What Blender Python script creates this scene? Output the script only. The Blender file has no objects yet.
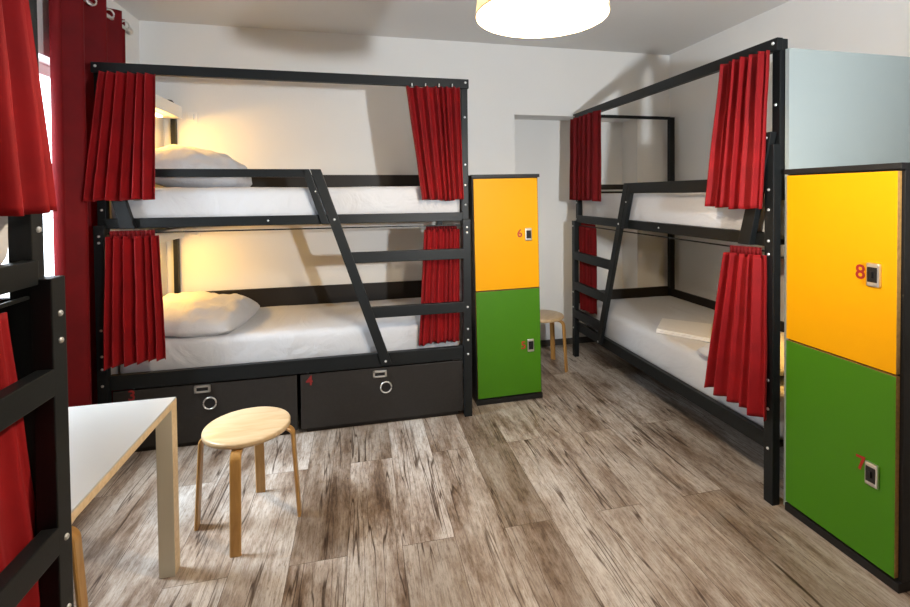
import bpy, bmesh, math, random
from mathutils import Vector, Matrix, noise

SC = bpy.context.scene
COL = SC.collection
R = math.radians

# ------------------------------------------------------------------ materials
def new_mat(name):
    m = bpy.data.materials.new(name); m.use_nodes = True
    nt = m.node_tree
    return m, nt, nt.nodes['Principled BSDF']

def N(nt, kind, **kw):
    n = nt.nodes.new(kind)
    for k, v in kw.items():
        if hasattr(n, k) and not k.startswith('i_'): setattr(n, k, v)
    return n

def plain(name, col, rough=0.5, metal=0.0, bump=0.0, scale=200.0, var=0.0, spec=0.5, sheen=0.0):
    m, nt, p = new_mat(name)
    p.inputs['Base Color'].default_value = (*col, 1)
    p.inputs['Roughness'].default_value = rough
    p.inputs['Metallic'].default_value = metal
    p.inputs['Specular IOR Level'].default_value = spec
    p.inputs['Sheen Weight'].default_value = sheen
    tc = N(nt, 'ShaderNodeTexCoord')
    if bump or var:
        nz = N(nt, 'ShaderNodeTexNoise'); nz.inputs['Scale'].default_value = scale; nz.inputs['Detail'].default_value = 4
        nt.links.new(tc.outputs['Object'], nz.inputs['Vector'])
    if bump:
        b = N(nt, 'ShaderNodeBump'); b.inputs['Strength'].default_value = bump; b.inputs['Distance'].default_value = 0.01
        nt.links.new(nz.outputs['Fac'], b.inputs['Height']); nt.links.new(b.outputs['Normal'], p.inputs['Normal'])
    if var:
        r = N(nt, 'ShaderNodeValToRGB')
        r.color_ramp.elements[0].position = 0.3; r.color_ramp.elements[1].position = 0.7
        r.color_ramp.elements[0].color = (*[c * (1 - var) for c in col], 1)
        r.color_ramp.elements[1].color = (*[min(1, c * (1 + var)) for c in col], 1)
        nt.links.new(nz.outputs['Fac'], r.inputs['Fac']); nt.links.new(r.outputs['Color'], p.inputs['Base Color'])
    return m

def emit(name, col, strength):
    m, nt, p = new_mat(name)
    p.inputs['Base Color'].default_value = (*col, 1)
    p.inputs['Emission Color'].default_value = (*col, 1)
    p.inputs['Emission Strength'].default_value = strength
    return m

def cloth_white(name, col=(0.56, 0.565, 0.59), scale=5.0, strength=0.35):
    m, nt, p = new_mat(name)
    p.inputs['Base Color'].default_value = (*col, 1)
    p.inputs['Roughness'].default_value = 0.85
    p.inputs['Sheen Weight'].default_value = 0.15
    tc = N(nt, 'ShaderNodeTexCoord')
    mp = N(nt, 'ShaderNodeMapping'); mp.inputs['Scale'].default_value = (1.0, 0.45, 1.0); mp.inputs['Rotation'].default_value = (0, 0, 0.5)
    nt.links.new(tc.outputs['Object'], mp.inputs['Vector'])
    n1 = N(nt, 'ShaderNodeTexNoise'); n1.inputs['Scale'].default_value = scale; n1.inputs['Detail'].default_value = 5; n1.inputs['Distortion'].default_value = 1.2
    nt.links.new(mp.outputs['Vector'], n1.inputs['Vector'])
    n2 = N(nt, 'ShaderNodeTexNoise'); n2.inputs['Scale'].default_value = 500
    nt.links.new(tc.outputs['Object'], n2.inputs['Vector'])
    b = N(nt, 'ShaderNodeBump'); b.inputs['Strength'].default_value = strength; b.inputs['Distance'].default_value = 0.05
    nt.links.new(n1.outputs['Fac'], b.inputs['Height'])
    b2 = N(nt, 'ShaderNodeBump'); b2.inputs['Strength'].default_value = 0.08; b2.inputs['Distance'].default_value = 0.002
    nt.links.new(n2.outputs['Fac'], b2.inputs['Height']); nt.links.new(b.outputs['Normal'], b2.inputs['Normal'])
    nt.links.new(b2.outputs['Normal'], p.inputs['Normal'])
    return m

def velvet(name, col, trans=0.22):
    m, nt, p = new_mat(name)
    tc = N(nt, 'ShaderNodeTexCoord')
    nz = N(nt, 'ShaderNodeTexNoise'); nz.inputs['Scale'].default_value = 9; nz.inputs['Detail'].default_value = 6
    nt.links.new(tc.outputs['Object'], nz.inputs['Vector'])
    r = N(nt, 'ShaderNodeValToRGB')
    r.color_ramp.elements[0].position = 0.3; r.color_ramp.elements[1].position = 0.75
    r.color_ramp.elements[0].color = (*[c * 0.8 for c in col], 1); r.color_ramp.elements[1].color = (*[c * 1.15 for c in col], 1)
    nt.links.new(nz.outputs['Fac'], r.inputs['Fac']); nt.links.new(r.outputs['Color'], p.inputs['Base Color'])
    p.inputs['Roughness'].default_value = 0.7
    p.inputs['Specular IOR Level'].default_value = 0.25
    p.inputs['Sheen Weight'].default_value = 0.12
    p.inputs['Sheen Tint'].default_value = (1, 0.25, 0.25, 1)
    fn = N(nt, 'ShaderNodeTexNoise'); fn.inputs['Scale'].default_value = 700
    nt.links.new(tc.outputs['Object'], fn.inputs['Vector'])
    b = N(nt, 'ShaderNodeBump'); b.inputs['Strength'].default_value = 0.12; b.inputs['Distance'].default_value = 0.002
    nt.links.new(fn.outputs['Fac'], b.inputs['Height']); nt.links.new(b.outputs['Normal'], p.inputs['Normal'])
    t = N(nt, 'ShaderNodeBsdfTranslucent'); t.inputs['Color'].default_value = (min(1, col[0] * 1.6), col[1], col[2], 1)
    mx = N(nt, 'ShaderNodeMixShader'); mx.inputs['Fac'].default_value = trans
    out = nt.nodes['Material Output']
    nt.links.new(p.outputs['BSDF'], mx.inputs[1]); nt.links.new(t.outputs['BSDF'], mx.inputs[2]); nt.links.new(mx.outputs['Shader'], out.inputs['Surface'])
    return m

def wood(name, c1, c2, scale=(3, 3, 30), rough=0.4, axis_rot=(0, 0, 0)):
    m, nt, p = new_mat(name)
    tc = N(nt, 'ShaderNodeTexCoord')
    mp = N(nt, 'ShaderNodeMapping'); mp.inputs['Scale'].default_value = scale; mp.inputs['Rotation'].default_value = axis_rot
    nt.links.new(tc.outputs['Object'], mp.inputs['Vector'])
    nz = N(nt, 'ShaderNodeTexNoise'); nz.inputs['Scale'].default_value = 3; nz.inputs['Detail'].default_value = 7; nz.inputs['Distortion'].default_value = 0.6
    nt.links.new(mp.outputs['Vector'], nz.inputs['Vector'])
    r = N(nt, 'ShaderNodeValToRGB')
    r.color_ramp.elements[0].position = 0.32; r.color_ramp.elements[1].position = 0.68
    r.color_ramp.elements[0].color = (*c1, 1); r.color_ramp.elements[1].color = (*c2, 1)
    nt.links.new(nz.outputs['Fac'], r.inputs['Fac']); nt.links.new(r.outputs['Color'], p.inputs['Base Color'])
    p.inputs['Roughness'].default_value = rough
    return m

def plaster(name, col):
    m, nt, p = new_mat(name)
    tc = N(nt, 'ShaderNodeTexCoord')
    n1 = N(nt, 'ShaderNodeTexNoise'); n1.inputs['Scale'].default_value = 1.6; n1.inputs['Detail'].default_value = 5
    nt.links.new(tc.outputs['Object'], n1.inputs['Vector'])
    r = N(nt, 'ShaderNodeValToRGB')
    r.color_ramp.elements[0].color = (*[c * 0.95 for c in col], 1); r.color_ramp.elements[1].color = (*[min(1, c * 1.03) for c in col], 1)
    nt.links.new(n1.outputs['Fac'], r.inputs['Fac']); nt.links.new(r.outputs['Color'], p.inputs['Base Color'])
    p.inputs['Roughness'].default_value = 0.75
    n2 = N(nt, 'ShaderNodeTexNoise'); n2.inputs['Scale'].default_value = 90; n2.inputs['Detail'].default_value = 3
    nt.links.new(tc.outputs['Object'], n2.inputs['Vector'])
    b = N(nt, 'ShaderNodeBump'); b.inputs['Strength'].default_value = 0.06; b.inputs['Distance'].default_value = 0.01
    nt.links.new(n2.outputs['Fac'], b.inputs['Height']); nt.links.new(b.outputs['Normal'], p.inputs['Normal'])
    return m

def floor_material():
    m, nt, p = new_mat('distressed_planks')
    L = nt.links.new
    geo = N(nt, 'ShaderNodeNewGeometry')
    rot = N(nt, 'ShaderNodeMapping'); rot.inputs['Rotation'].default_value = (0, 0, R(90)); rot.inputs['Location'].default_value = (0.37, 0.07, 0)
    L(geo.outputs['Position'], rot.inputs['Vector'])
    br = N(nt, 'ShaderNodeTexBrick'); br.offset = 0.43; br.offset_frequency = 2
    br.inputs['Scale'].default_value = 1.0
    br.inputs['Brick Width'].default_value = 1.55; br.inputs['Row Height'].default_value = 0.215
    br.inputs['Mortar Size'].default_value = 0.0011; br.inputs['Mortar Smooth'].default_value = 0.2
    br.inputs['Color1'].default_value = (0, 0, 0, 1); br.inputs['Color2'].default_value = (1, 1, 1, 1); br.inputs['Mortar'].default_value = (0.5, 0.5, 0.5, 1)
    L(rot.outputs['Vector'], br.inputs['Vector'])
    # each plank slides its own piece of grain
    off = N(nt, 'ShaderNodeVectorMath', operation='SCALE'); off.inputs['Scale'].default_value = 37.0
    comb = N(nt, 'ShaderNodeCombineXYZ'); L(br.outputs['Color'], comb.inputs['X']); L(br.outputs['Color'], comb.inputs['Y'])
    L(comb.outputs['Vector'], off.inputs[0])
    add = N(nt, 'ShaderNodeVectorMath', operation='ADD'); L(geo.outputs['Position'], add.inputs[0]); L(off.outputs['Vector'], add.inputs[1])
    def nz(scale, sx, sy, detail, dist=0.0, rough=0.55):
        mp = N(nt, 'ShaderNodeMapping'); mp.inputs['Scale'].default_value = (sx, sy, 1)
        L(add.outputs['Vector'], mp.inputs['Vector'])
        n = N(nt, 'ShaderNodeTexNoise'); n.inputs['Scale'].default_value = scale; n.inputs['Detail'].default_value = detail
        n.inputs['Distortion'].default_value = dist; n.inputs['Roughness'].default_value = rough
        L(mp.outputs['Vector'], n.inputs['Vector']); return n
    def ramp(src, stops):
        r = N(nt, 'ShaderNodeValToRGB'); e = r.color_ramp.elements
        e[0].position, e[0].color = stops[0][0], (*stops[0][1], 1)
        e[1].position, e[1].color = stops[-1][0], (*stops[-1][1], 1)
        for s in stops[1:-1]:
            q = e.new(s[0]); q.color = (*s[1], 1)
        L(src, r.inputs['Fac']); return r
    def mix(fac, a, b, blend='MIX'):
        x = N(nt, 'ShaderNodeMix', data_type='RGBA', blend_type=blend)
        if isinstance(fac, float): x.inputs['Factor'].default_value = fac
        else: L(fac, x.inputs['Factor'])
        L(a, x.inputs['A']); L(b, x.inputs['B']); return x.outputs['Result']
    g1 = nz(1.0, 5.5, 1.2, 10, 0.15, 0.74)       # broad bleached / brown patches along the boards
    base = ramp(g1.outputs['Fac'], [(0.28, (0.065, 0.042, 0.030)), (0.39, (0.20, 0.145, 0.108)), (0.48, (0.38, 0.325, 0.28)), (0.57, (0.52, 0.485, 0.45)), (0.70, (0.62, 0.60, 0.575))])
    tone = ramp(br.outputs['Color'], [(0.0, (0.56, 0.50, 0.44)), (0.4, (0.86, 0.82, 0.78)), (1.0, (1.04, 1.04, 1.04))])
    c = mix(1.0, base.outputs['Color'], tone.outputs['Color'], 'MULTIPLY')
    g2 = nz(4.0, 40, 2.2, 7, 0.25, 0.7)        # fine fibres
    fib = ramp(g2.outputs['Fac'], [(0.34, (0.50, 0.43, 0.37)), (0.50, (0.97, 0.96, 0.95)), (0.66, (1.12, 1.12, 1.12))])
    c = mix(0.8, c, fib.outputs['Color'], 'MULTIPLY')
    g3 = nz(2.0, 8, 0.35, 2, 0.0)             # long meandering cracks
    crk = ramp(g3.outputs['Fac'], [(0.484, (1, 1, 1)), (0.497, (0.22, 0.17, 0.14)), (0.501, (0.22, 0.17, 0.14)), (0.514, (1, 1, 1))])
    gm = nz(1.3, 2.5, 0.9, 2, 0.0)
    msk = ramp(gm.outputs['Fac'], [(0.43, (0, 0, 0)), (0.52, (1, 1, 1))])
    c = mix(msk.outputs['Color'], c, mix(1.0, c, crk.outputs['Color'], 'MULTIPLY'))
    g4 = nz(12.0, 5, 1.0, 3, 0.0)               # flecks and worn knots
    spk = ramp(g4.outputs['Fac'], [(0.24, (0.13, 0.085, 0.06)), (0.31, (1, 1, 1))])
    c = mix(0.9, c, spk.outputs['Color'], 'MULTIPLY')
    g5 = nz(3.2, 3.2, 0.9, 6, 0.4, 0.7)
    kn = ramp(g5.outputs['Fac'], [(0.25, (0.22, 0.15, 0.11)), (0.34, (1, 1, 1))])
    c = mix(0.85, c, kn.outputs['Color'], 'MULTIPLY')
    g6 = nz(26.0, 3.0, 0.8, 6, 0.2, 0.75)      # fine worn grit
    gr = ramp(g6.outputs['Fac'], [(0.33, (0.55, 0.49, 0.44)), (0.47, (0.96, 0.95, 0.94)), (0.62, (1.08, 1.08, 1.08))])
    c = mix(0.85, c, gr.outputs['Color'], 'MULTIPLY')
    seam = ramp(br.outputs['Fac'], [(0.0, (1, 1, 1)), (1.0, (0.30, 0.24, 0.20))])
    c = mix(1.0, c, seam.outputs['Color'], 'MULTIPLY')
    L(c, p.inputs['Base Color'])
    p.inputs['Roughness'].default_value = 0.42
    p.inputs['Specular IOR Level'].default_value = 0.4
    b = N(nt, 'ShaderNodeBump'); b.inputs['Strength'].default_value = 0.15; b.inputs['Distance'].default_value = 0.004
    L(g2.outputs['Fac'], b.inputs['Height']); L(b.outputs['Normal'], p.inputs['Normal'])
    return m

def glass_material():
    m, nt, p = new_mat('window_glass')
    t = N(nt, 'ShaderNodeBsdfTransparent'); g = N(nt, 'ShaderNodeBsdfGlossy'); g.inputs['Roughness'].default_value = 0.02
    mx = N(nt, 'ShaderNodeMixShader'); mx.inputs['Fac'].default_value = 0.05
    nt.links.new(t.outputs['BSDF'], mx.inputs[1]); nt.links.new(g.outputs['BSDF'], mx.inputs[2])
    nt.links.new(mx.outputs['Shader'], nt.nodes['Material Output'].inputs['Surface'])
    return m

def shade_material():
    m, nt, p = new_mat('lamp_shade_paper')
    p.inputs['Base Color'].default_value = (0.80, 0.74, 0.62, 1); p.inputs['Roughness'].default_value = 0.7
    t = N(nt, 'ShaderNodeBsdfTranslucent'); t.inputs['Color'].default_value = (0.85, 0.75, 0.55, 1)
    mx = N(nt, 'ShaderNodeMixShader'); mx.inputs['Fac'].default_value = 0.55
    nt.links.new(p.outputs['BSDF'], mx.inputs[1]); nt.links.new(t.outputs['BSDF'], mx.inputs[2])
    nt.links.new(mx.outputs['Shader'], nt.nodes['Material Output'].inputs['Surface'])
    return m

M = dict(
    wall=plaster('wall_paint', (0.79, 0.785, 0.77)),
    ceil=plaster('ceiling_paint', (0.68, 0.68, 0.675)),
    part=plaster('partition_paint', (0.32, 0.365, 0.36)),
    floor=floor_material(),
    metal=plain('black_powder_coat', (0.0075, 0.009, 0.0098), 0.45, bump=0.04, scale=400, spec=0.25),
    board=plain('dark_brown_board', (0.014, 0.011, 0.009), 0.5, spec=0.3, bump=0.03, scale=60),
    drawer=plain('anthracite_board', (0.018, 0.0155, 0.014), 0.5, spec=0.35, bump=0.04, scale=80, var=0.12),
    cab=plain('black_cabinet_board', (0.008, 0.0075, 0.0075), 0.5, spec=0.35),
    yellow=plain('yellow_laminate', (0.76, 0.345, 0.0005), 0.45, spec=0.15, bump=0.01, scale=150),
    green=plain('green_laminate', (0.050, 0.185, 0.004), 0.42, spec=0.3, bump=0.01, scale=150),
    edge=plain('raw_wood_edge', (0.36, 0.19, 0.05), 0.6, var=0.2, scale=60),
    chrome=plain('chrome', (0.74, 0.73, 0.71), 0.3, 0.95),
    steel=plain('zinc_bolt', (0.75, 0.75, 0.74), 0.35, 0.8),
    black=plain('black_plastic', (0.006, 0.006, 0.007), 0.3),
    digit=plain('red_digit', (0.34, 0.012, 0.008), 0.5),
    digit_dim=plain('dark_red_digit', (0.22, 0.008, 0.008), 0.5),
    sheet=cloth_white('white_sheet'),
    pillow=cloth_white('white_pillowcase', (0.56, 0.555, 0.575), 4.0, 0.5),
    towel=cloth_white('folded_linen', (0.74, 0.73, 0.72), 2.0, 0.1),
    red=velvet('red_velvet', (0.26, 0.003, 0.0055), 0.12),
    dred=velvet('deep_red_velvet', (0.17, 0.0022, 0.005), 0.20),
    birch=wood('birch_seat', (0.50, 0.35, 0.19), (0.64, 0.49, 0.31), (2, 9, 2), 0.35),
    bent=wood('birch_leg', (0.40, 0.21, 0.06), (0.51, 0.29, 0.095), (20, 20, 3), 0.35),
    ttop=plain('white_table_top', (0.44, 0.44, 0.43), 0.38),
    tedge=wood('pale_wood_edge', (0.60, 0.44, 0.25), (0.72, 0.56, 0.35), (3, 20, 20), 0.45),
    tleg=plain('shaded_white_leg', (0.56, 0.52, 0.42), 0.45),  # white legs, with the beige of their shaded side put into the colour
    white=plain('white_lacquer', (0.82, 0.81, 0.78), 0.4),
    panel=plain('white_head_panel', (0.78, 0.76, 0.72), 0.5),
    glass=glass_material(), shade=shade_material(),
    bulb=emit('warm_bulb', (1.0, 0.80, 0.52), 60.0),
    tube=emit('warm_tube', (1.0, 0.70, 0.28), 10.0),
    skirting=plain('dark_skirting', (0.05, 0.045, 0.04), 0.5),
)

# ------------------------------------------------------------------ builders
def link(name, bm, mat, parent=None, smooth=False, mats=None):
    me = bpy.data.meshes.new(name)
    if parent is not None:
        bmesh.ops.translate(bm, verts=bm.verts, vec=-world_loc(parent))
    bmesh.ops.recalc_face_normals(bm, faces=bm.faces)
    bm.to_mesh(me); bm.free()
    for mm in (mats or [mat]): me.materials.append(mm)
    o = bpy.data.objects.new(name, me); COL.objects.link(o)
    if parent is not None: o.parent = parent
    if smooth:
        for f in me.polygons: f.use_smooth = True
    return o

def world_loc(o):
    v = Vector((0, 0, 0))
    while o is not None:
        v += o.location; o = o.parent
    return v

def thing(name, label, cat, loc, group=None):
    o = bpy.data.objects.new(name, None); COL.objects.link(o)
    o.empty_display_size = 0.1
    o.location = loc; o['label'] = label; o['category'] = cat
    if group: o['group'] = group
    return o

def tag(o, label, cat, group=None):
    o['label'] = label; o['category'] = cat
    if group: o['group'] = group
    return o

def structure(name, bm, mat, parent=None, mats=None):
    o = link(name, bm, mat, parent, mats=mats)
    if parent is None: o['kind'] = 'structure'
    return o

def box(bm, a, b, T=None, bev=0.0, mi=0):
    lo = [min(a[i], b[i]) for i in range(3)]; hi = [max(a[i], b[i]) for i in range(3)]
    t = bmesh.new()
    bmesh.ops.create_cube(t, size=1)
    for v in t.verts: v.co = Vector([lo[i] + (v.co[i] + 0.5) * (hi[i] - lo[i]) for i in range(3)])
    if bev: bmesh.ops.bevel(t, geom=t.edges[:], offset=bev, segments=2, profile=0.6, affect='EDGES')
    add_bm(bm, t, T, mi)

def add_bm(bm, t, T=None, mi=0):
    idx = {}
    for v in t.verts:
        co = T(*v.co) if T else v.co
        idx[v] = bm.verts.new(co)
    for f in t.faces:
        try:
            nf = bm.faces.new([idx[v] for v in f.verts]); nf.material_index = mi if mi else f.material_index; nf.smooth = f.smooth
        except ValueError: pass
    t.free()

def prism(bm, pts, v0, v1, T=None, bev=0.0):
    """pts: outline in the (u, z) plane, swept from v0 to v1"""
    t = bmesh.new()
    vs = [t.verts.new((p[0], v0, p[1])) for p in pts]
    f = t.faces.new(vs)
    r = bmesh.ops.extrude_face_region(t, geom=[f])
    bmesh.ops.translate(t, verts=[e for e in r['geom'] if isinstance(e, bmesh.types.BMVert)], vec=(0, v1 - v0, 0))
    bmesh.ops.recalc_face_normals(t, faces=t.faces)
    if bev: bmesh.ops.bevel(t, geom=t.edges[:], offset=bev, segments=2, profile=0.6, affect='EDGES')
    add_bm(bm, t, T)

def cyl(bm, p, q, r0, r1=None, seg=16, caps=True):
    p, q = Vector(p), Vector(q); d = q - p
    t = bmesh.new()
    bmesh.ops.create_cone(t, cap_ends=caps, segments=seg, radius1=r0, radius2=r0 if r1 is None else r1, depth=d.length)
    rot = d.to_track_quat('Z', 'Y').to_matrix().to_4x4()
    bmesh.ops.transform(t, matrix=Matrix.Translation((p + q) / 2) @ rot, verts=t.verts)
    add_bm(bm, t)

def tube(bm, pts, r, seg=10, closed=False):
    pts = [Vector(p) for p in pts]; n = len(pts); rings = []
    up = Vector((0, 0, 1))
    for i, p in enumerate(pts):
        a = pts[(i - 1) % n] if (closed or i > 0) else p
        b = pts[(i + 1) % n] if (closed or i < n - 1) else p
        d = (b - a).normalized()
        s = d.cross(up)
        if s.length < 1e-4: s = d.cross(Vector((1, 0, 0)))
        s.normalize(); w = s.cross(d)
        rings.append([bm.verts.new(p + (s * math.cos(2 * math.pi * k / seg) + w * math.sin(2 * math.pi * k / seg)) * r) for k in range(seg)])
    for i in range(n if closed else n - 1):
        A, B = rings[i], rings[(i + 1) % n]
        for k in range(seg):
            f = bm.faces.new((A[k], A[(k + 1) % seg], B[(k + 1) % seg], B[k])); f.smooth = True
    if not closed:
        bm.faces.new(rings[0]); bm.faces.new(rings[-1])

def torus(bm, c, axis, Rr, r, seg=24, sq=1.0):
    c = Vector(c); ax = Vector(axis).normalized()
    s = ax.cross(Vector((0, 0, 1)))
    if s.length < 1e-3: s = Vector((1, 0, 0))
    s.normalize(); w = s.cross(ax)
    tube(bm, [c + (s * math.cos(2 * math.pi * k / seg) + w * math.sin(2 * math.pi * k / seg)) * Rr for k in range(seg)], r, 8, True)

def lathe(bm, prof, c, seg=40, cap=False):
    c = Vector(c); rings = []
    for r, z in prof:
        rings.append([bm.verts.new(c + Vector((r * math.cos(2 * math.pi * k / seg), r * math.sin(2 * math.pi * k / seg), z))) for k in range(seg)])
    for A, B in zip(rings, rings[1:]):
        for k in range(seg):
            f = bm.faces.new((A[k], A[(k + 1) % seg], B[(k + 1) % seg], B[k])); f.smooth = True
    if cap:
        bm.faces.new(rings[0]); bm.faces.new(rings[-1])

def soft_box(lo, hi, r, n=(14, 30, 3), wob=0.004, seed=0, T=None):
    """box with rounded edges built from fine grids, then gently rumpled"""
    bm = bmesh.new(); half = [(hi[i] - lo[i]) / 2 for i in range(3)]; cen = [(hi[i] + lo[i]) / 2 for i in range(3)]
    def line(i):
        h = half[i]; k = 4
        edge = [-h + r * (1 - math.cos(math.pi / 2 * j / k)) for j in range(k)]
        inner = [-h + r + (2 * h - 2 * r) * j / n[i] for j in range(n[i] + 1)]
        return edge + inner + [-e for e in reversed(edge)]
    Ls = [line(i) for i in range(3)]
    def pt(q):
        q = Vector(q)
        inn = Vector([max(-half[i] + r, min(half[i] - r, q[i])) for i in range(3)])
        d = q - inn
        if d.length > 1e-9: q = inn + d.normalized() * r
        s = Vector((q.x * 2.2, q.y * 2.2, q.z * 3 + seed * 7.3))
        w = noise.noise(s) * 0.7 + noise.noise(s * 2.7) * 0.45 + noise.noise(Vector((q.x * 9 + q.y * 6, q.y * 3 - q.x * 2, seed))) * 0.3
        nrm = d.normalized() if d.length > 1e-9 else Vector((0, 0, 0))
        if q.z > -half[2] * 0.6: q = q + nrm * wob * w
        return q + Vector(cen)
    for ax in range(3):
        b, c = (ax + 1) % 3, (ax + 2) % 3
        for sgn in (-1, 1):
            g = []
            for x in Ls[b]:
                row = []
                for y in Ls[c]:
                    q = [0, 0, 0]; q[ax] = sgn * half[ax]; q[b] = x; q[c] = y
                    co = pt(q); row.append(bm.verts.new(T(*co) if T else co))
                g.append(row)
            for i in range(len(g) - 1):
                for j in range(len(g[0]) - 1):
                    f = bm.faces.new((g[i][j], g[i + 1][j], g[i + 1][j + 1], g[i][j + 1])); f.smooth = True
    bmesh.ops.remove_doubles(bm, verts=bm.verts, dist=1e-4)
    return bm

def pillow_bm(c, sx, sy, h, rot=(0, 0, 0), seed=0, n=36):
    bm = bmesh.new(); c = Vector(c)
    from mathutils import Euler
    E = Euler(rot).to_matrix()
    def pt(a, b, s):
        ea = 1 - abs(a) ** 2.6; eb = 1 - abs(b) ** 2.6
        t = max(0, ea * eb) ** 0.5
        pin = 1 - 0.10 * (1 - abs(b) ** 2) * abs(a) ** 2 * 0.6
        pin2 = 1 - 0.10 * (1 - abs(a) ** 2) * abs(b) ** 2 * 0.6
        x, y = a * sx / 2 * pin, b * sy / 2 * pin2
        rr = 0.45
        x *= (1 - rr) + rr * math.sqrt(1 - b * b / 2); y *= (1 - rr) + rr * math.sqrt(1 - a * a / 2)
        x += 0.012 * noise.noise(Vector((b * 2.5, seed, 1.0))); y += 0.012 * noise.noise(Vector((a * 2.5, seed, 9.0)))
        w = noise.noise(Vector((a * 2.2 + seed * 3.1, b * 2.2, s * 2.0))) * 0.20 + noise.noise(Vector((a * 5 + b * 3 + seed, b * 6 - a * 2, s))) * 0.16 * (0.4 + max(abs(a), abs(b)))
        z = s * h / 2 * t * (1 + w) if s > 0 else -h * 0.30 * t
        return c + E @ Vector((x, y, z))
    for s in (1, -1):
        g = [[bm.verts.new(pt(-1 + 2 * i / n, -1 + 2 * j / n, s)) for j in range(n + 1)] for i in range(n + 1)]
        for i in range(n):
            for j in range(n):
                f = bm.faces.new((g[i][j], g[i + 1][j], g[i + 1][j + 1], g[i][j + 1])); f.smooth = True
    bmesh.ops.remove_doubles(bm, verts=bm.verts, dist=1e-5)
    return bm

def digit_obj(ch, size, bold, mat, parent, loc, rotz, label=None, name='number', tilt=0.0):
    cu = bpy.data.curves.new('digit_curve', 'FONT')
    cu.body = ch; cu.size = size; cu.align_x = 'CENTER'; cu.align_y = 'CENTER'; cu.extrude = 0.0006; cu.offset = bold
    t = bpy.data.objects.new('digit_tmp', cu); COL.objects.link(t)
    dg = bpy.context.evaluated_depsgraph_get(); dg.update()
    me = bpy.data.meshes.new_from_object(t.evaluated_get(dg))
    bpy.data.objects.remove(t); bpy.data.curves.remove(cu)
    me.materials.clear(); me.materials.append(mat)
    me.transform(Matrix.Rotation(rotz, 4, 'Z') @ Matrix.Rotation(R(90), 4, 'X') @ Matrix.Rotation(tilt, 4, 'Z'))
    o = bpy.data.objects.new(name, me); COL.objects.link(o)
    o.parent = parent; o.location = Vector(loc) - world_loc(parent)
    if label: o['label'] = label
    return o

# ------------------------------------------------------------------ the room
XL, XR, YB, YF, CH = -1.515, 2.775, 3.895, -2.3, 2.669
def pieces(name, boxes, mat):
    bm = bmesh.new()
    for a, b in boxes: box(bm, a, b)
    return structure(name, bm, mat)
pieces('floor', [((XL - 0.3, YF - 0.3, -0.1), (XR + 0.3, 4.6, 0))], M['floor'])
pieces('ceiling', [((XL - 0.3, YF - 0.3, CH), (XR + 0.3, 4.6, CH + 0.1))], M['ceil'])
NX0, NX1, NT, ND = 1.28, 2.444, 2.083, 4.15
pieces('wall_back', [((XL - 0.3, YB, 0), (NX0, 4.6, CH)), ((NX1, YB, 0), (XR + 0.3, 4.6, CH)),
                     ((NX0, YB, NT), (NX1, 4.6, CH)), ((NX0, ND, 0), (NX1, 4.6, NT))], M['wall'])
pieces('wall_right', [((XR, YF - 0.3, 0), (XR + 0.3, YB, CH))], M['wall'])
pieces('wall_front', [((XL - 0.3, YF - 0.3, 0), (XR + 0.3, YF, CH))], M['wall'])
WY0, WY1, WZ0, WZ1 = 2.12, 3.40, 0.86, 2.12
pieces('wall_left', [((XL - 0.22, YF - 0.3, 0), (XL, WY0, CH)), ((XL - 0.22, WY1, 0), (XL, YB, CH)),
                     ((XL - 0.22, WY0, 0), (XL, WY1, WZ0)), ((XL - 0.22, WY0, WZ1), (XL, WY1, CH))], M['wall'])
pieces('baseboard_back', [((NX0, ND - 0.012, 0), (NX1, ND, 0.055))], M['skirting'])
bm = bmesh.new()
for a, b in [((XL - 0.16, WY0, WZ0), (XL - 0.10, WY0 + 0.06, WZ1)), ((XL - 0.16, WY1 - 0.06, WZ0), (XL - 0.10, WY1, WZ1)),
             ((XL - 0.16, WY0, WZ0), (XL - 0.10, WY1, WZ0 + 0.06)), ((XL - 0.16, WY0, WZ1 - 0.06), (XL - 0.10, WY1, WZ1)),
             ((XL - 0.155, 2.73, WZ0), (XL - 0.105, 2.79, WZ1))]: box(bm, a, b, bev=0.004)
win = structure('window_1', bm, M['white'])
bm = bmesh.new(); box(bm, (XL - 0.134, WY0 + 0.05, WZ0 + 0.05), (XL - 0.128, WY1 - 0.05, WZ1 - 0.05)); link('window_pane', bm, M['glass'], win)
# low partition that closes the head end of the right-hand bunk
pieces('wall_partition', [((1.836, 1.737, 0), (XR, 1.757, 2.04))], M['part'])

# ------------------------------------------------------------------ bunk beds
def bolt(T, u, v, z, parent, along='v', r=0.0075):
    """small domed bolt head on the face looking towards -v (or -u)"""
    bm = bmesh.new(); d = (0, -1, 0) if along == 'v' else (-1, 0, 0)
    t = bmesh.new(); lp = []
    prof = [(r, 0), (r, 0.002), (r * 0.8, 0.0042), (r * 0.35, 0.0052), (r * 0.3, 0.003)]
    for rr, h in prof:
        ring = []
        for k in range(12):
            c, s = rr * math.cos(k * math.pi / 6), rr * math.sin(k * math.pi / 6)
            ring.append(t.verts.new((u + c, v - h, z + s) if along == 'v' else (u - h, v + c, z + s)))
        lp.append(ring)
    for A, B in zip(lp, lp[1:]):
        for k in range(12): t.faces.new((A[k], A[(k + 1) % 12], B[(k + 1) % 12], B[k]))
    t.faces.new(lp[0]); t.faces.new(lp[-1])
    add_bm(bm, t, T)
    return link('bolt', bm, M['steel'], parent)

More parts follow.
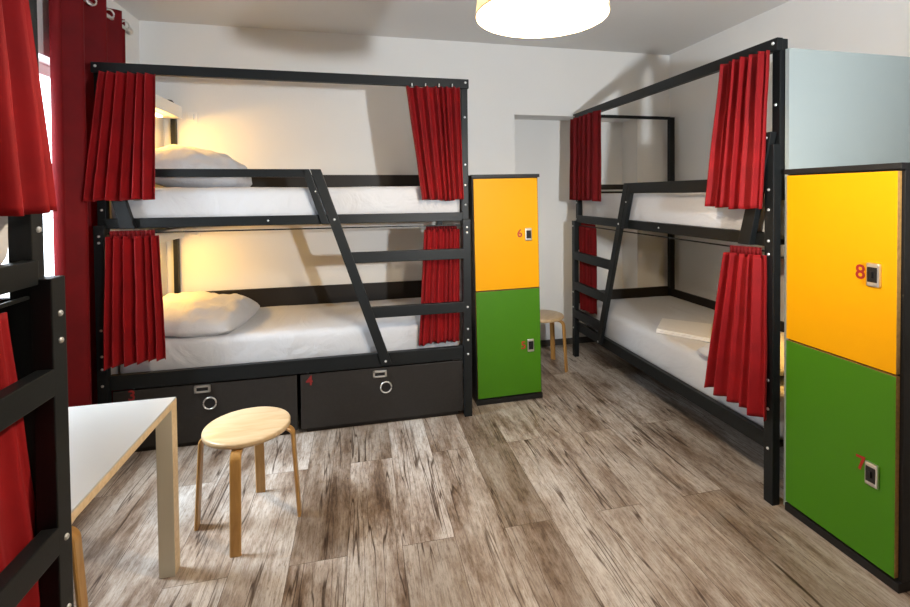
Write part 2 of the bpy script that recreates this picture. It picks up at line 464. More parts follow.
def bunk(label, base, T, L, D, H, rail, guard, lower, steps, bolts, foot_boards, step_h=0.062, head_panel=False, near_back_post=True, back_up=None, back_lo=None, opening=0.92):
    b = thing('bunk_bed', label, 'bunk bed', base, 'black metal bunk beds')
    met = M['metal']
    def part(name, fn, mat=met):
        bm = bmesh.new(); fn(bm); return link(name, bm, mat, b)
    rt, rb = rail; lt, lb = lower; gt, gb = guard
    # posts: a thick lower leg lapped by a slimmer upper upright
    def front_post(u0, u1, step):
        def f(bm):
            box(bm, (u0, -0.036, 0), (u1, 0.004, step), T, 0.003)
            s = 0.004
            box(bm, (u0 + s, 0.0, step - 0.25), (u1 - s, 0.043, H - 0.002), T, 0.003)
        return f
    part('post', front_post(0, 0.05, rb + 0.46 if not head_panel else rb + 0.02))
    part('post', front_post(L - 0.05, L, rb + 0.012))
    part('post', lambda bm: box(bm, (L - 0.075, D - 0.045, 0), (L - 0.03, D, H - 0.01), T, 0.003))
    if near_back_post:
        part('post', lambda bm: box(bm, (0.075, D - 0.04, 0), (0.105, D, H - 0.1), T, 0.003))
    part('top_rail', lambda bm: box(bm, (0, -0.02, H - 0.056), (L, 0.012, H), T, 0.003))
    part('end_rail', lambda bm: box(bm, (L - 0.04, 0.012, H - 0.026), (L - 0.015, D - 0.02, H), T, 0.002))
    part('side_rail', lambda bm: box(bm, (0.045, -0.012, rb), (L - 0.045, 0.022, rt), T, 0.003))
    part('side_rail', lambda bm: box(bm, (0.045, -0.012, lb), (L - 0.045, 0.022, lt), T, 0.003))
    part('side_rail', lambda bm: box(bm, (0.09, D - 0.03, rb), (L - 0.06, D - 0.004, rt), T, 0.003))
    part('side_rail', lambda bm: box(bm, (0.09, D - 0.03, lb), (L - 0.06, D - 0.004, lt), T, 0.003))
    part('bed_base', lambda bm: box(bm, (0.05, 0.022, rb + 0.005), (L - 0.03, D - 0.03, rb + 0.025), T), M['board'])
    part('bed_base', lambda bm: box(bm, (0.05, 0.022, lb + 0.005), (L - 0.03, D - 0.03, lb + 0.025), T), M['board'])
    bu = back_up or (gt + 0.005, gt - 0.10); bl = back_lo or (lt + 0.275, lt + 0.10)
    part('back_board', lambda bm: box(bm, (0.105, D - 0.035, bu[1]), (L - 0.075, D - 0.015, bu[0]), T, 0.002), M['board'])
    part('back_board', lambda bm: box(bm, (0.105, D - 0.035, bl[1]), (L - 0.075, D - 0.015, bl[0]), T, 0.002), M['board'])
    for z1, z0 in foot_boards:
        part('end_board', lambda bm: box(bm, (L - 0.04, 0.005, z0), (L - 0.02, D - 0.045, z1), T, 0.002), M['board'])
    if head_panel:
        part('head_panel', lambda bm: box(bm, (0.004, 0.045, lb), (0.022, D - 0.01, H - 0.12), T, 0.002), M['panel'])
    # guard frame: sloping brace at the head, guard bar, sloping end bar, ladder string beyond it
    g1 = L - opening
    def slope(u, z): return u + (gt - z) * 0.335
    part('guard_brace', lambda bm: prism(bm, [(0.006, rt + 0.455), (0.058, rt + 0.455), (0.200, rb), (0.128, rb)], -0.045, -0.013, T, 0.003))
    part('guard_rail', lambda bm: box(bm, (0.055, -0.042, gb), (g1 - 0.02, -0.014, gt), T, 0.003))
    part('guard_end', lambda bm: prism(bm, [(slope(g1 - 0.04, gt), gt), (slope(g1 + 0.002, gt), gt), (slope(g1 + 0.002, rb), rb), (slope(g1 - 0.04, rb), rb)], -0.042, -0.013, T, 0.003))
    zb = lb + 0.02
    part('ladder_string', lambda bm: prism(bm, [(slope(g1 + 0.006, gt), gt), (slope(g1 + 0.066, gt), gt), (slope(g1 + 0.066, zb), zb), (slope(g1 + 0.006, zb), zb)], -0.042, -0.013, T, 0.003))
    for z1, z0 in steps:
        part('ladder_step', lambda bm: box(bm, (slope(g1 + 0.05, (z0 + z1) / 2) , -0.036, z0), (L - 0.045, -0.003, z1), T, 0.003))
    part('curtain_rod', lambda bm: box(bm, (0.05, 0.004, rb - 0.03), (L - 0.05, 0.012, rb - 0.022), T, 0.001))
    bolt(T, 0.022, -0.02, H - 0.022, b); bolt(T, L - 0.022, -0.02, H - 0.022, b)
    for z in bolts:
        bolt(T, L - 0.024, -0.036 if z < rb + 0.012 else 0.0, z, b, r=0.007)
        bolt(T, 0.026, -0.036 if z < rb + (0.02 if head_panel else 0.46) else 0.0, z, b, r=0.007)
    bolt(T, slope(g1 + 0.04, (rt + rb) / 2), -0.042, (rt + rb) / 2, b); bolt(T, slope(g1 + 0.036, (lt + lb) / 2), -0.042, (lt + lb) / 2, b)
    bolt(T, slope(g1 - 0.008, gt - 0.13), -0.042, gt - 0.13, b, r=0.005); bolt(T, 0.03, -0.045, rt + 0.43, b, r=0.006)
    bolt(T, L * 0.42, -0.012, (rt + rb) / 2, b, r=0.006)
    return b

T1 = lambda u, v, z: Vector((-1.386 + u, 2.985 + v, z))
T2 = lambda u, v, z: Vector((1.815 + v, 1.76 + u, z))
T3 = lambda u, v, z: Vector((-0.684 - v, -0.80 + u, z))
BOLTS = [1.90, 1.60, 1.47, 1.345, 1.205, 1.17, 0.70, 0.56, 0.49, 0.40]
bunk('black metal bunk bed against the back wall with two numbered drawers below', (-1.386, 2.985, 0), T1, 2.06, 0.895, 2.136,
     (1.298, 1.243), (1.567, 1.521), (0.443, 0.362), [(1.07, 1.005), (0.733, 0.667)], BOLTS, [(1.54, 1.49)], head_panel=True, opening=0.965,
     back_up=(1.57, 1.47), back_lo=(0.72, 0.555))
bunk('black metal bunk bed on the right with open floor under its low bed', (1.815, 1.76, 0), T2, 2.089, 0.93, 2.092,
     (1.222, 1.162), (1.478, 1.412), (0.298, 0.226), [(0.912, 0.842), (0.652, 0.583), (0.412, 0.343)], [1.80, 1.42, 1.33, 1.19, 1.13, 0.56, 0.43, 0.25],
     [(1.485, 1.44), (1.425, 1.38), (0.56, 0.46)], near_back_post=False, back_up=(1.485, 1.40), back_lo=(0.545, 0.435))
bunk('black metal bunk bed at the left edge of the foreground beside the table', (-0.684, -0.80, 0), T3, 2.06, 0.85, 2.136,
     (1.281, 1.228), (1.56, 1.51), (0.443, 0.362), [(1.045, 0.985), (0.698, 0.636)], [1.90, 1.60, 1.345, 1.16, 1.10, 0.66, 0.50, 0.40], [(1.54, 1.49), (1.20, 0.38)])

# ------------------------------------------------------------------ mattresses and bedding
def mattress(label, T, lo, hi, seed, r=0.045):
    base = T((lo[0] + hi[0]) / 2, (lo[1] + hi[1]) / 2, lo[2])
    bm = soft_box(lo, hi, r, (34, 16, 3), 0.007, seed, T)
    bmesh.ops.translate(bm, verts=bm.verts, vec=-base)
    o = link('mattress', bm, M['sheet'], None, True); o.location = base
    return tag(o, label, 'mattress', 'white sheeted mattresses')
mattress('white sheeted mattress on the upper bed of the back wall bunk', T1, (0.045, 0.026, 1.269), (2.01, 0.87, 1.465), 1)
mattress('white sheeted mattress on the lower bed above the two drawers', T1, (0.045, 0.078, 0.388), (2.01, 0.87, 0.59), 2)
mattress('white sheeted mattress on the upper bed of the right bunk', T2, (0.03, 0.026, 1.188), (2.045, 0.91, 1.405), 3)
mattress('thick white mattress on the low bed of the right bunk holding folded linen', T2, (0.03, 0.044, 0.252), (2.045, 0.91, 0.487), 4)
mattress('white mattress end showing on the upper bed of the left foreground bunk', T3, (0.05, 0.012, 1.254), (2.008, 0.80, 1.45), 5, 0.06)
mattress('mattress on the lower bed of the left foreground bunk behind red curtain', T3, (0.05, 0.075, 0.388), (1.93, 0.80, 0.59), 6)

def pillow(label, c, sx, sy, h, rot, seed):
    bm = pillow_bm((0, 0, 0), sx, sy, h, rot, seed)
    o = link('pillow', bm, M['pillow'], None, True); o.location = c
    return tag(o, label, 'pillow', 'white pillows')
pillow('plump white pillow at the head of the lower bed above the drawers', (-1.035, 3.42, 0.64), 0.68, 0.76, 0.25, (0, R(4), R(-5)), 1)
pillow('puffed white pillow under the reading light on the back bunk upper bed', (-1.03, 3.46, 1.545), 0.66, 0.70, 0.34, (0, R(9), R(4)), 2)
pillow('white pillow corner poking out beside the lower red curtain of the right bunk', (2.205, 2.115, 0.535), 0.84, 0.56, 0.17, (R(-4), 0, R(2)), 3)
pillow('white pillow behind the red curtain on the upper bed of the right bunk', (2.28, 2.05, 1.475), 0.72, 0.48, 0.22, (R(-7), 0, R(-3)), 4)

# folded linen on the low bed
ln = thing('folded_linen', 'flat square of folded white linen lying on the low right bed', 'linen', (2.085, 2.766, 0.490))
def leaf(z0, z1, k, name):
    c = Vector((2.085, 2.766)); q = [Vector(p) for p in ((1.877, 2.777), (2.072, 2.503), (2.310, 2.781), (2.079, 3.004))]
    bm = bmesh.new(); t = bmesh.new()
    lo = [t.verts.new((*(c + (p - c) * k), z0)) for p in q]; hi = [t.verts.new((*(c + (p - c) * k), z1)) for p in q]
    t.faces.new(lo); t.faces.new(hi)
    for a in range(4): t.faces.new((lo[a], lo[(a + 1) % 4], hi[(a + 1) % 4], hi[a]))
    bmesh.ops.recalc_face_normals(t, faces=t.faces)
    bmesh.ops.bevel(t, geom=t.edges[:], offset=0.003, segments=2, profile=0.6, affect='EDGES')
    add_bm(bm, t); link(name, bm, M['towel'], ln)
leaf(0.4905, 0.504, 1.0, 'lower_fold'); leaf(0.5045, 0.517, 0.985, 'upper_fold')

# ------------------------------------------------------------------ drawers under the back bunk
def drawer(label, u0, u1, num, nu, hx, dz):
    z0, z1 = 0.028, 0.352
    base = T1((u0 + u1) / 2, 0.3, 0)
    d = thing('under_bed_drawer', label, 'drawer', base, 'drawers under the bunk')
    bm = bmesh.new(); box(bm, (u0, -0.006, z0), (u1, 0.014, z1), T1, 0.003); front = link('drawer_front', bm, M['drawer'], d)
    bm = bmesh.new()
    box(bm, (u0 + 0.03, 0.014, z0), (u0 + 0.045, 0.78, z1 - 0.06), T1); box(bm, (u1 - 0.045, 0.014, z0), (u1 - 0.03, 0.78, z1 - 0.06), T1)
    box(bm, (u0 + 0.03, 0.765, z0), (u1 - 0.03, 0.78, z1 - 0.06), T1); box(bm, (u0 + 0.03, 0.014, 0.0), (u1 - 0.03, 0.78, z0 + 0.01), T1)
    link('drawer_box', bm, M['board'], d)
    bm = bmesh.new()
    for a, b in [((hx - 0.042, -0.016, 0.328 + dz), (hx + 0.042, -0.004, 0.340 + dz)), ((hx - 0.042, -0.016, 0.298 + dz), (hx + 0.042, -0.004, 0.308 + dz)),
                 ((hx - 0.042, -0.016, 0.298 + dz), (hx - 0.030, -0.004, 0.340 + dz)), ((hx + 0.030, -0.016, 0.298 + dz), (hx + 0.042, -0.004, 0.340 + dz))]: box(bm, a, b, T1, 0.002)
    lk = link('lock_plate', bm, M['chrome'], front)
    bm = bmesh.new(); box(bm, (hx - 0.031, -0.012, 0.307 + dz), (hx + 0.031, -0.005, 0.329 + dz), T1, 0.002)
    link('lock_face', bm, M['black'], lk)
    c = T1(hx + 0.036, -0.008, 0.232 + dz)
    bm = bmesh.new(); torus(bm, c, (0, 1, 0), 0.033, 0.0045, 32); ring = link('grip_ring', bm, M['chrome'], front)
    bm = bmesh.new(); cyl(bm, c + Vector((0, 0.003, 0)), c + Vector((0, -0.001, 0)), 0.032, seg=32); link('grip_hole_shade', bm, M['black'], ring)  # solid black disc painted as the shade inside the hole, nothing is cut
    digit_obj(num, 0.080, 0.0012, M['digit_dim'], front, T1(nu, -0.0068, 0.314 + dz), 0, 'dark red painted number')
drawer('left charcoal drawer with a red 3, half hidden behind the white table', 0.058, 1.006, '3', 0.150, 0.502, 0.008)
drawer('right charcoal drawer with a red 4 below the bunk ladder', 1.026, 2.006, '4', 1.076, 1.487, -0.002)

# ------------------------------------------------------------------ lockers
def locker(label, loc, rotz, W, D, H, split, upper, lower, lean=0.0):
    k = thing('locker', label, 'locker', (0, 0, 0), 'yellow and green lockers')
    def part(name, fn, mat, par=None, mats=None):
        bm = bmesh.new(); fn(bm); return link(name, bm, mat, par or k, mats=mats)
    part('cabinet_body', lambda bm: box(bm, (0.002, 0.021, 0.03), (W - 0.002, D, H - 0.022), None, 0.002), M['cab'])
    part('top_board', lambda bm: box(bm, (-0.004, -0.004, H - 0.022), (W + 0.004, D + 0.002, H), None, 0.002), M['cab'])
    part('plinth', lambda bm: box(bm, (0.0, 0.004, 0), (W, D, 0.034), None, 0.002), M['cab'])
    def door(z0, z1, col, num, lz, nz_, dim, numx):
        t = bmesh.new(); box(t, (0.008, 0.0, z0), (W - 0.012, 0.019, z1), None, 0.0012)
        t.normal_update()
        for f in t.faces: f.material_index = 0 if f.normal.y < -0.9 else 1
        dr = link('door', t, None, k, mats=[col, M['edge']])
        lx = W - 0.085
        bm = bmesh.new()
        hw, hh = 0.0235, 0.043
        box(bm, (lx - hw, -0.013, lz - hh), (lx + hw, 0.001, lz + hh), None, 0.006)
        lock = link('lock', bm, M['chrome'], dr)
        bm = bmesh.new(); box(bm, (lx - hw + 0.006, -0.0148, lz - hh + 0.016), (lx + hw - 0.007, -0.011, lz + hh - 0.015), None, 0.0015)
        link('lock_face', bm, M['black'], lock)
        bm = bmesh.new(); box(bm, (lx - 0.004, -0.0205, lz - 0.012), (lx + 0.004, -0.0145, lz + 0.012), None, 0.0015)
        link('lock_knob', bm, M['black'], lock)
        digit_obj(num, 0.074, 0.0012, M['digit'], dr, (lx - numx, -0.0008, nz_), 0, 'red number', tilt=dim)
    door(split + 0.004, H - 0.028, M['yellow'], *upper)
    door(0.046, split - 0.004, M['green'], *lower)
    k.location = loc; k.rotation_euler = (0, lean, rotz)
    return k
locker('yellow and green locker numbered 6 standing at the end of the back bunk', (0.737, 3.077, 0), 0, 0.466, 0.44, 1.540, 0.765,
       ('6', 1.132, 1.138, 0.0, 0.060), ('5', 0.376, 0.376, 0.0, 0.050), R(-0.8))
locker('yellow and green locker numbered 8 and 7 at the right edge of the room', (1.808, 1.728, 0), R(-90), 0.464, 0.44, 1.508, 0.765,
       ('8', 1.107, 1.108, 0.0, 0.052), ('7', 0.376, 0.392, R(6), 0.044))

# ------------------------------------------------------------------ stools
def stool(label, loc, rotz):
    s = thing('stool', label, 'stool', (0, 0, 0), 'round birch stools')
    bm = bmesh.new()
    lathe(bm, [(0.0005, 0.450), (0.166, 0.450), (0.1725, 0.4475), (0.1745, 0.443), (0.1745, 0.431), (0.172, 0.4265), (0.166, 0.424), (0.0005, 0.424)], (0, 0, 0), 56)
    for v in bm.verts: v.co.z *= 0.95
    for f in bm.faces: f.smooth = abs(f.normal.z) < 0.9
    link('seat', bm, M['birch'], s)
    for k in range(4):
        a = k * math.pi / 2
        path = [(0.055, 0.417), (0.11, 0.417), (0.150, 0.4165)]
        for j in range(1, 8):
            t = j / 7 * R(86); path.append((0.150 + 0.036 * math.sin(t), 0.3805 + 0.036 * math.cos(t)))
        for j in range(1, 7):
            t = j / 6; path.append((0.1862 + 0.022 * t, 0.378 * (1 - t)))
        bm = bmesh.new(); rings = []; hw, th = 0.021, 0.0065
        for i, (r, z) in enumerate(path):
            p0 = path[max(i - 1, 0)]; p1 = path[min(i + 1, len(path) - 1)]
            d = Vector((p1[0] - p0[0], 0, p1[1] - p0[1])).normalized(); n = Vector((-d.z, 0, d.x))
            if i == len(path) - 1: n = Vector((1, 0, 0))
            c = Vector((r, 0, z)); e = 0.004
            rings.append([bm.verts.new(c + n * x + Vector((0, y, 0))) for x, y in
                          ((-th, -hw + e), (-th, hw - e), (-th + e, hw), (th - e, hw), (th, hw - e), (th, -hw + e), (th - e, -hw), (-th + e, -hw))])
        for A, B in zip(rings, rings[1:]):
            for j in range(8): bm.faces.new((A[j], A[(j + 1) % 8], B[(j + 1) % 8], B[j]))
        bm.faces.new(rings[0]); bm.faces.new(rings[-1])
        bmesh.ops.rotate(bm, verts=bm.verts, cent=(0, 0, 0), matrix=Matrix.Rotation(a, 3, 'Z'))
        for v in bm.verts: v.co.z *= 0.95
        link('leg', bm, M['bent'], s)
    s.location = loc; s.rotation_euler = (0, 0, rotz)
    return s
def copy_stool(src, label, loc, rotz):
    c = src.copy(); COL.objects.link(c); c.location = loc; c.rotation_euler = (0, 0, rotz); c['label'] = label
    for ch in list(src.children):
        d = ch.copy(); COL.objects.link(d); d.parent = c
    return c
st = stool('round birch stool standing alone on the floor beside the white table', (-0.490, 2.235, 0), R(-2))
copy_stool(st, 'round birch stool half hidden behind the locker numbered 6', (1.425, 3.655, 0), R(43))
copy_stool(st, 'birch stool under the white table, only a leg showing beside the black post', (-1.052, 1.70, 0), R(0))

# ------------------------------------------------------------------ table
tx0, tx1, ty0, ty1, tz = -1.40, -0.690, 1.275, 2.022, 0.655
tb = thing('table', 'small white square table with pale wood edges in the left corner', 'table', ((tx0 + tx1) / 2, (ty0 + ty1) / 2, 0))
bm = bmesh.new(); box(bm, (tx0 + 0.001, ty0 + 0.001, tz - 0.006), (tx1 - 0.001, ty1 - 0.001, tz), None, 0.001); link('table_top', bm, M['ttop'], tb)
bm = bmesh.new(); box(bm, (tx0, ty0, tz - 0.028), (tx1, ty1, tz - 0.0055), None, 0.0015); link('edge_band', bm, M['tedge'], tb)
for lx in (tx0, tx1 - 0.055):
    for ly in (ty0, ty1 - 0.05):
        bm = bmesh.new()
        box(bm, (lx, ly, 0), (lx + 0.055, ly + 0.05, tz - 0.028), None, 0.002)
        for f in bm.faces: f.material_index = 1 if f.normal.x > 0.9 or f.normal.x < -0.9 else 0
        bm.normal_update()
        for f in bm.faces: f.material_index = 1 if abs(f.normal.x) > 0.9 else 0
        link('leg', bm, None, tb, mats=[M['tleg'], M['tedge']])

# ------------------------------------------------------------------ curtains
def curtain(label, tl, tr, bl, br, out, folds, a0, a1, seed, mat, ruffle=0.0, rings=0, group='red bunk curtains', name='bunk_curtain', nv=40, hem=0.012, swing=0.0, tilt=0.0):
    rnd = random.Random(seed)
    tl, tr, bl, br, out = map(Vector, (tl, tr, bl, br, out))
    # irregular fold widths
    w = [0.55 + rnd.random() for _ in range(folds)]; tot = sum(w); cum = [0]
    for x in w: cum.append(cum[-1] + x / tot)
    am = [0.85 + 0.75 * rnd.random() for _ in range(folds)]; ph = [rnd.uniform(-0.5, 0.5) for _ in range(folds)]
    nu = folds * 14
    bm = bmesh.new(); g = []
    base = (tl + tr) / 2
    for j in range(nv + 1):
        v = j / nv; row = []
        for i in range(nu + 1):
            u = i / nu
            k = 0
            while k < folds - 1 and u > cum[k + 1]: k += 1
            t = (u - cum[k]) / (cum[k + 1] - cum[k])
            s = math.sin(2 * math.pi * t + 0.0) ; s = math.copysign(abs(s) ** 0.85, s)
            s2 = math.sin(4 * math.pi * t + ph[k]) * 0.22 * math.sin(math.pi * t)
            amp = (a0 + (a1 - a0) * v ** 0.8) * am[k]
            uu = u + swing * math.sin(math.pi * v) * (u - 0.5) * 0
            top = tl.lerp(tr, uu); bot = bl.lerp(br, uu)
            p = top.lerp(bot, v)
            # gentle inward waist so the cloth hangs, not stretches
            p += out * (amp * (s + s2) + 0.004 * noise.noise(Vector((u * 9, v * 3, seed))))
            along = (tr - tl).normalized()
            p += along * (0.006 * noise.noise(Vector((u * 6 + 5, v * 2.5, seed + 3))) * v + 0.35 * amp * math.cos(2 * math.pi * t) * 0.5)
            p.z += hem * noise.noise(Vector((u * 5, 1.7, seed))) * v ** 3 + tilt * (u - 0.5) * v
            row.append(bm.verts.new(p))
        g.append(row)
    for j in range(nv):
        for i in range(nu):
            f = bm.faces.new((g[j][i], g[j + 1][i], g[j + 1][i + 1], g[j][i + 1])); f.smooth = True
    bmesh.ops.translate(bm, verts=bm.verts, vec=-base)
    o = link(name, bm, mat, None, True); o.location = base
    so = o.modifiers.new('cloth_thickness', 'SOLIDIFY'); so.thickness = 0.003; so.offset = 0
    tag(o, label, 'curtain', group)
    if ruffle:
        bm = bmesh.new(); rr = []
        for i in range(nu + 1):
            u = i / nu; s = math.sin(2 * math.pi * u * folds * 1.7 + seed)
            c = tl.lerp(tr, 0.06 + 0.88 * u)
            rr.append([bm.verts.new(c + out * (-0.006 + 0.006 * s) + Vector((0, 0, ruffle))), bm.verts.new(c + out * (-0.008 + 0.008 * s) + Vector((0, 0, -0.012)))])
        for a, b in zip(rr, rr[1:]):
            f = bm.faces.new((a[0], b[0], b[1], a[1])); f.smooth = True
        h = link('heading_tape', bm, M['dred'], o)
        so = h.modifiers.new('cloth_thickness', 'SOLIDIFY'); so.thickness = 0.002
    for k in range(rings):
        c = tl.lerp(tr, (k + 0.5) / rings) + Vector((0, 0, 0.010))
        bm = bmesh.new(); torus(bm, c, (tr - tl), 0.010, 0.0018, 16)
        link('hook_ring', bm, M['white'], o)
    return o
F1 = (0, -1, 0); F2 = (-1, 0, 0); F3 = (1, 0, 0)
y = 2.935
curtain('upper left red curtain of the back bunk, flaring past its post', (-1.332, y, 2.078), (-1.075, y, 2.078), (-1.395, 2.882, 1.400), (-1.072, 2.882, 1.400), F1, 6, 0.021, 0.025, 11, M['red'])
curtain('upper right red curtain of the back bunk beside the locker numbered 6', (0.272, 2.928, 2.066), (0.604, 2.938, 2.078), (0.362, 2.928, 1.378), (0.622, 2.938, 1.378), F1, 7, 0.020, 0.021, 12, M['red'], rings=4)
curtain('lower left red curtain of the back bunk in front of the plump pillow', (-1.310, 2.915, 1.205), (-1.068, 2.915, 1.205), (-1.332, 2.905, 0.505), (-1.045, 2.905, 0.535), F1, 6, 0.020, 0.022, 13, M['red'], ruffle=0.03)
curtain('lower right red curtain of the back bunk behind the ladder steps', (0.385, 3.012, 1.190), (0.612, 3.012, 1.190), (0.345, 3.012, 0.462), (0.604, 3.012, 0.470), F1, 7, 0.012, 0.013, 14, M['red'], ruffle=0.03)
x = 1.752
curtain('large upper red curtain of the right bunk hanging near the camera', (x + 0.01, 2.040, 2.040), (x + 0.01, 1.788, 2.040), (x - 0.035, 2.095, 1.338), (x - 0.035, 1.780, 1.332), F2, 6, 0.022, 0.022, 15, M['red'])
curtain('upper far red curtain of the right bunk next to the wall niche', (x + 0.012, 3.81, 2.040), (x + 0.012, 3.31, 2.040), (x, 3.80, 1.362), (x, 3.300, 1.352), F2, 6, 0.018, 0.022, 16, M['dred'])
curtain('lower near red curtain of the right bunk beside the big locker', (x + 0.005, 2.015, 1.115), (x + 0.005, 1.790, 1.125), (x - 0.02, 2.115, 0.412), (x - 0.03, 1.755, 0.392), F2, 5, 0.018, 0.026, 17, M['red'], ruffle=0.035, hem=0.02, tilt=0.0)
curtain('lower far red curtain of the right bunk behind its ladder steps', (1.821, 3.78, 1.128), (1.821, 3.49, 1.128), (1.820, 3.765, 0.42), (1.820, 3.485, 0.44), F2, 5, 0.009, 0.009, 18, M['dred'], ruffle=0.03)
curtain('big red curtain at the upper left edge on the foreground bunk', (-0.628, 0.86, 2.078), (-0.628, 1.075, 2.078), (-0.628, 0.84, 1.385), (-0.632, 1.205, 1.385), F3, 4, 0.014, 0.020, 19, M['red'])
curtain('lower red curtain behind the ladder of the left foreground bunk', (-0.694, 0.80, 1.185), (-0.694, 1.150, 1.185), (-0.694, 0.82, 0.445), (-0.694, 1.270, 0.445), F3, 5, 0.006, 0.006, 20, M['red'], ruffle=0.02)

# tall window curtain on its rod
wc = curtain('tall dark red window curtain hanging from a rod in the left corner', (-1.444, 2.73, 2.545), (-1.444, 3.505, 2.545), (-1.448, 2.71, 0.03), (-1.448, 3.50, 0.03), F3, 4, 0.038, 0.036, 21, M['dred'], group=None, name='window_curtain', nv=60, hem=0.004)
for k in range(4):
    yy = 2.73 + 0.775 * (k + 0.62) / 4
    bm = bmesh.new(); torus(bm, (-1.410, yy, 2.485), (0.75, -0.66, 0), 0.024, 0.005, 24); link('grommet', bm, M['chrome'], wc)
rod = thing('curtain_rod', 'steel curtain rod with a ball end carrying the tall window curtain', 'curtain rod', (-1.436, 2.4, 2.485))
bm = bmesh.new(); cyl(bm, (-1.436, 1.20, 2.485), (-1.436, 3.535, 2.485), 0.010, seg=16); link('rod', bm, M['steel'], rod)
bm = bmesh.new(); lathe(bm, [(0.001, -0.024), (0.014, -0.020), (0.022, -0.008), (0.023, 0.004), (0.016, 0.018), (0.001, 0.024)], (0, 0, 0), 20)
bmesh.ops.rotate(bm, verts=bm.verts, cent=(0, 0, 0), matrix=Matrix.Rotation(R(90), 3, 'X')); bmesh.ops.translate(bm, verts=bm.verts, vec=(-1.436, 3.55, 2.485))
link('finial', bm, M['chrome'], rod, True)
for yy in (1.25, 2.62):
    bm = bmesh.new(); cyl(bm, (-1.436, yy, 2.485), (XL + 0.004, yy, 2.485), 0.007); cyl(bm, (XL + 0.010, yy, 2.485), (XL + 0.0005, yy, 2.485), 0.025); link('bracket', bm, M['steel'], rod)

# ------------------------------------------------------------------ reading lights
def reading_light(label, lo, hi, knob=False):
    c = ((lo[0] + hi[0]) / 2, (lo[1] + hi[1]) / 2, lo[2])
    t = thing('reading_light', label, 'reading light', c, 'bed head reading lights')
    bm = bmesh.new(); d = 0.012
    box(bm, lo, (hi[0], hi[1], hi[2]), None, 0.002)
    link('housing', bm, M['white'], t)
    longy = (hi[1] - lo[1]) > (hi[0] - lo[0])
    bm = bmesh.new()
    if longy: box(bm, (lo[0] + 0.03, lo[1] + 0.12, lo[2] - 0.012), (lo[0] + 0.06, hi[1] - 0.12, lo[2] - 0.001), None, 0.003)
    else: box(bm, (lo[0] + 0.12, lo[1] + 0.03, lo[2] - 0.012), (hi[0] - 0.12, lo[1] + 0.06, lo[2] - 0.001), None, 0.003)
    link('light_tube', bm, M['tube'], t)
    if knob:
        bm = bmesh.new(); lathe(bm, [(0.001, 0.032), (0.020, 0.028), (0.030, 0.014), (0.032, 0.0), (0.001, 0.0)], (hi[0] - 0.05, hi[1] - 0.09, hi[2]), 20); link('knob', bm, M['black'], t, True)
    la = bpy.data.lights.new('reading_glow', 'AREA'); la.shape = 'RECTANGLE'; la.size = 0.04; la.size_y = 0.5
    la.color = (1.0, 0.53, 0.10); la.energy = READ if longy else READ * 1.0
    o = bpy.data.objects.new('reading_glow', la); COL.objects.link(o); o.parent = t
    o.location = (0, 0, -0.02); o.rotation_euler = (0, R(-38) if longy else 0, 0) if longy else (0, 0, R(90))
    return t
READ = 4.6
reading_light('white reading light shelf over the puffed pillow of the back bunk upper bed', (-1.362, 3.10, 1.965), (-1.222, 3.80, 2.050), True)
reading_light('white reading light shelf over the plump pillow of the back bunk lower bed', (-1.362, 3.10, 1.125), (-1.222, 3.80, 1.195))
reading_light('reading light on the partition behind the large upper curtain of the right bunk', (1.90, 1.759, 1.83), (2.60, 1.89, 1.91))
reading_light('reading light on the partition under the upper bed of the right bunk', (1.90, 1.759, 1.02), (2.60, 1.89, 1.10))
def socket(label, x, z):
    t = thing('wall_socket', label, 'socket', (x, YB - 0.02, z), 'wall sockets by the bed heads')
    bm = bmesh.new(); box(bm, (x - 0.038, YB - 0.012, z - 0.038), (x + 0.038, YB - 0.0005, z + 0.038), None, 0.003); link('plate', bm, M['white'], t)
    bm = bmesh.new(); box(bm, (x - 0.016, YB - 0.035, z - 0.022), (x + 0.016, YB - 0.012, z + 0.022), None, 0.004); link('plug', bm, M['white'], t)
socket('white wall socket with a plug beside the upper reading light', -1.185, 1.99)
socket('white wall socket with a plug beside the lower reading light', -1.185, 1.155)

# ------------------------------------------------------------------ pendant lamp
lx, ly, lz = 0.505, 1.285, 1.913
pl = thing('pendant_lamp', 'lit round drum pendant lamp hanging from the ceiling', 'lamp', (lx, ly, lz))
bm = bmesh.new(); lathe(bm, [(0.1862, 0.0), (0.168, 0.175), (0.166, 0.175), (0.1842, 0.0), (0.1862, 0.0)], (lx, ly, lz), 64); link('lamp_shade', bm, M['shade'], pl)
bm = bmesh.new(); torus(bm, (lx, ly, lz + 0.001), (0, 0, 1), 0.1855, 0.0022, 64); link('shade_rim', bm, M['tedge'], pl)
bm = bmesh.new(); lathe(bm, [(0.001, -0.045), (0.02, -0.041), (0.032, -0.022), (0.034, 0.0), (0.026, 0.022), (0.016, 0.040), (0.013, 0.055), (0.001, 0.056)], (lx, ly, lz + 0.095), 24); link('bulb', bm, M['bulb'], pl, True)
bm = bmesh.new(); cyl(bm, (lx, ly, lz + 0.15), (lx, ly, lz + 0.215), 0.018)
for k in range(3):
    a = k * 2.094 + 0.4; tube(bm, [(lx, ly, lz + 0.165), (lx + 0.167 * math.cos(a), ly + 0.167 * math.sin(a), lz + 0.173)], 0.002, 6)
link('lamp_holder', bm, M['white'], pl)
bm = bmesh.new(); cyl(bm, (lx, ly, lz + 0.21), (lx, ly, CH - 0.002), 0.0035, seg=8); link('cord', bm, M['white'], pl)
bm = bmesh.new(); lathe(bm, [(0.001, -0.03), (0.035, -0.028), (0.05, -0.001), (0.001, -0.001)], (lx, ly, CH), 24); link('ceiling_rose', bm, M['white'], pl, True)

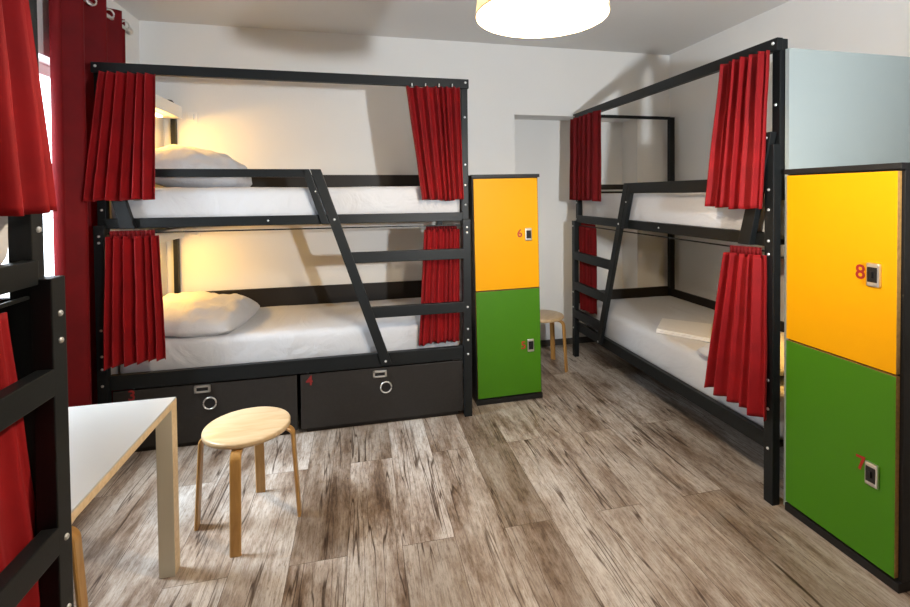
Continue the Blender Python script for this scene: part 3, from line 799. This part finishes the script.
# ------------------------------------------------------------------ light
def lamp(name, kind, loc, energy, col, **kw):
    l = bpy.data.lights.new(name, kind); l.energy = energy; l.color = col
    for k, v in kw.items(): setattr(l, k, v)
    o = bpy.data.objects.new(name, l); COL.objects.link(o); o.location = loc
    return o
lamp('bulb_glow', 'POINT', (lx, ly, lz + 0.035), 74, (1.0, 0.83, 0.62), shadow_soft_size=0.035)
fl = lamp('photo_flash', 'SPOT', (1.05, -0.30, 1.50), 265, (0.92, 0.97, 1.0), shadow_soft_size=0.05, spot_size=R(112), spot_blend=0.75)
fl.rotation_euler = Vector((-0.04, 0.90, 0.37)).to_track_quat('-Z', 'Y').to_euler()
d = lamp('window_daylight', 'AREA', (-2.80, 2.42, 2.95), 360, (0.80, 0.91, 1.0), shape='RECTANGLE', size=1.3, size_y=1.2)
d.rotation_euler = (Vector((-0.35, 2.45, 0.0)) - d.location).to_track_quat('-Z', 'Y').to_euler()

w = bpy.data.worlds.new('overcast_sky'); SC.world = w; w.use_nodes = True
bg = w.node_tree.nodes['Background']; bg.inputs['Color'].default_value = (0.80, 0.90, 1.0, 1); bg.inputs['Strength'].default_value = 7.0

# ------------------------------------------------------------------ camera
cam = bpy.data.cameras.new('camera'); co = bpy.data.objects.new('camera', cam); COL.objects.link(co)
f_px, cx, cy = 479.9, 474.9, 204.0
cam.sensor_fit = 'HORIZONTAL'; cam.sensor_width = 36.0; cam.lens = f_px / 910 * 36.0
cam.shift_x = (455 - cx) / 910; cam.shift_y = (cy - 303.5) / 910
yw, pi_, ro = R(13.402), R(1.211), R(-0.535)
fx = Vector((math.cos(yw), -math.sin(yw), 0)); fw = Vector((math.sin(yw), math.cos(yw), 0)); up = Vector((0, 0, 1))
Fv = fw * math.cos(pi_) - up * math.sin(pi_); U2 = up * math.cos(pi_) + fw * math.sin(pi_)
Rv = fx * math.cos(ro) + U2 * math.sin(ro); Uv = -fx * math.sin(ro) + U2 * math.cos(ro)
mw = Matrix((Rv, Uv, -Fv)).transposed().to_4x4(); mw.translation = Vector((0, 0, 1.414))
co.matrix_world = mw
cam.clip_start = 0.05
SC.camera = co
vs = SC.view_settings
vs.view_transform = 'Standard'; vs.look = 'None'; vs.gamma = 1.0; vs.use_curve_mapping = False; vs.exposure = 0.2
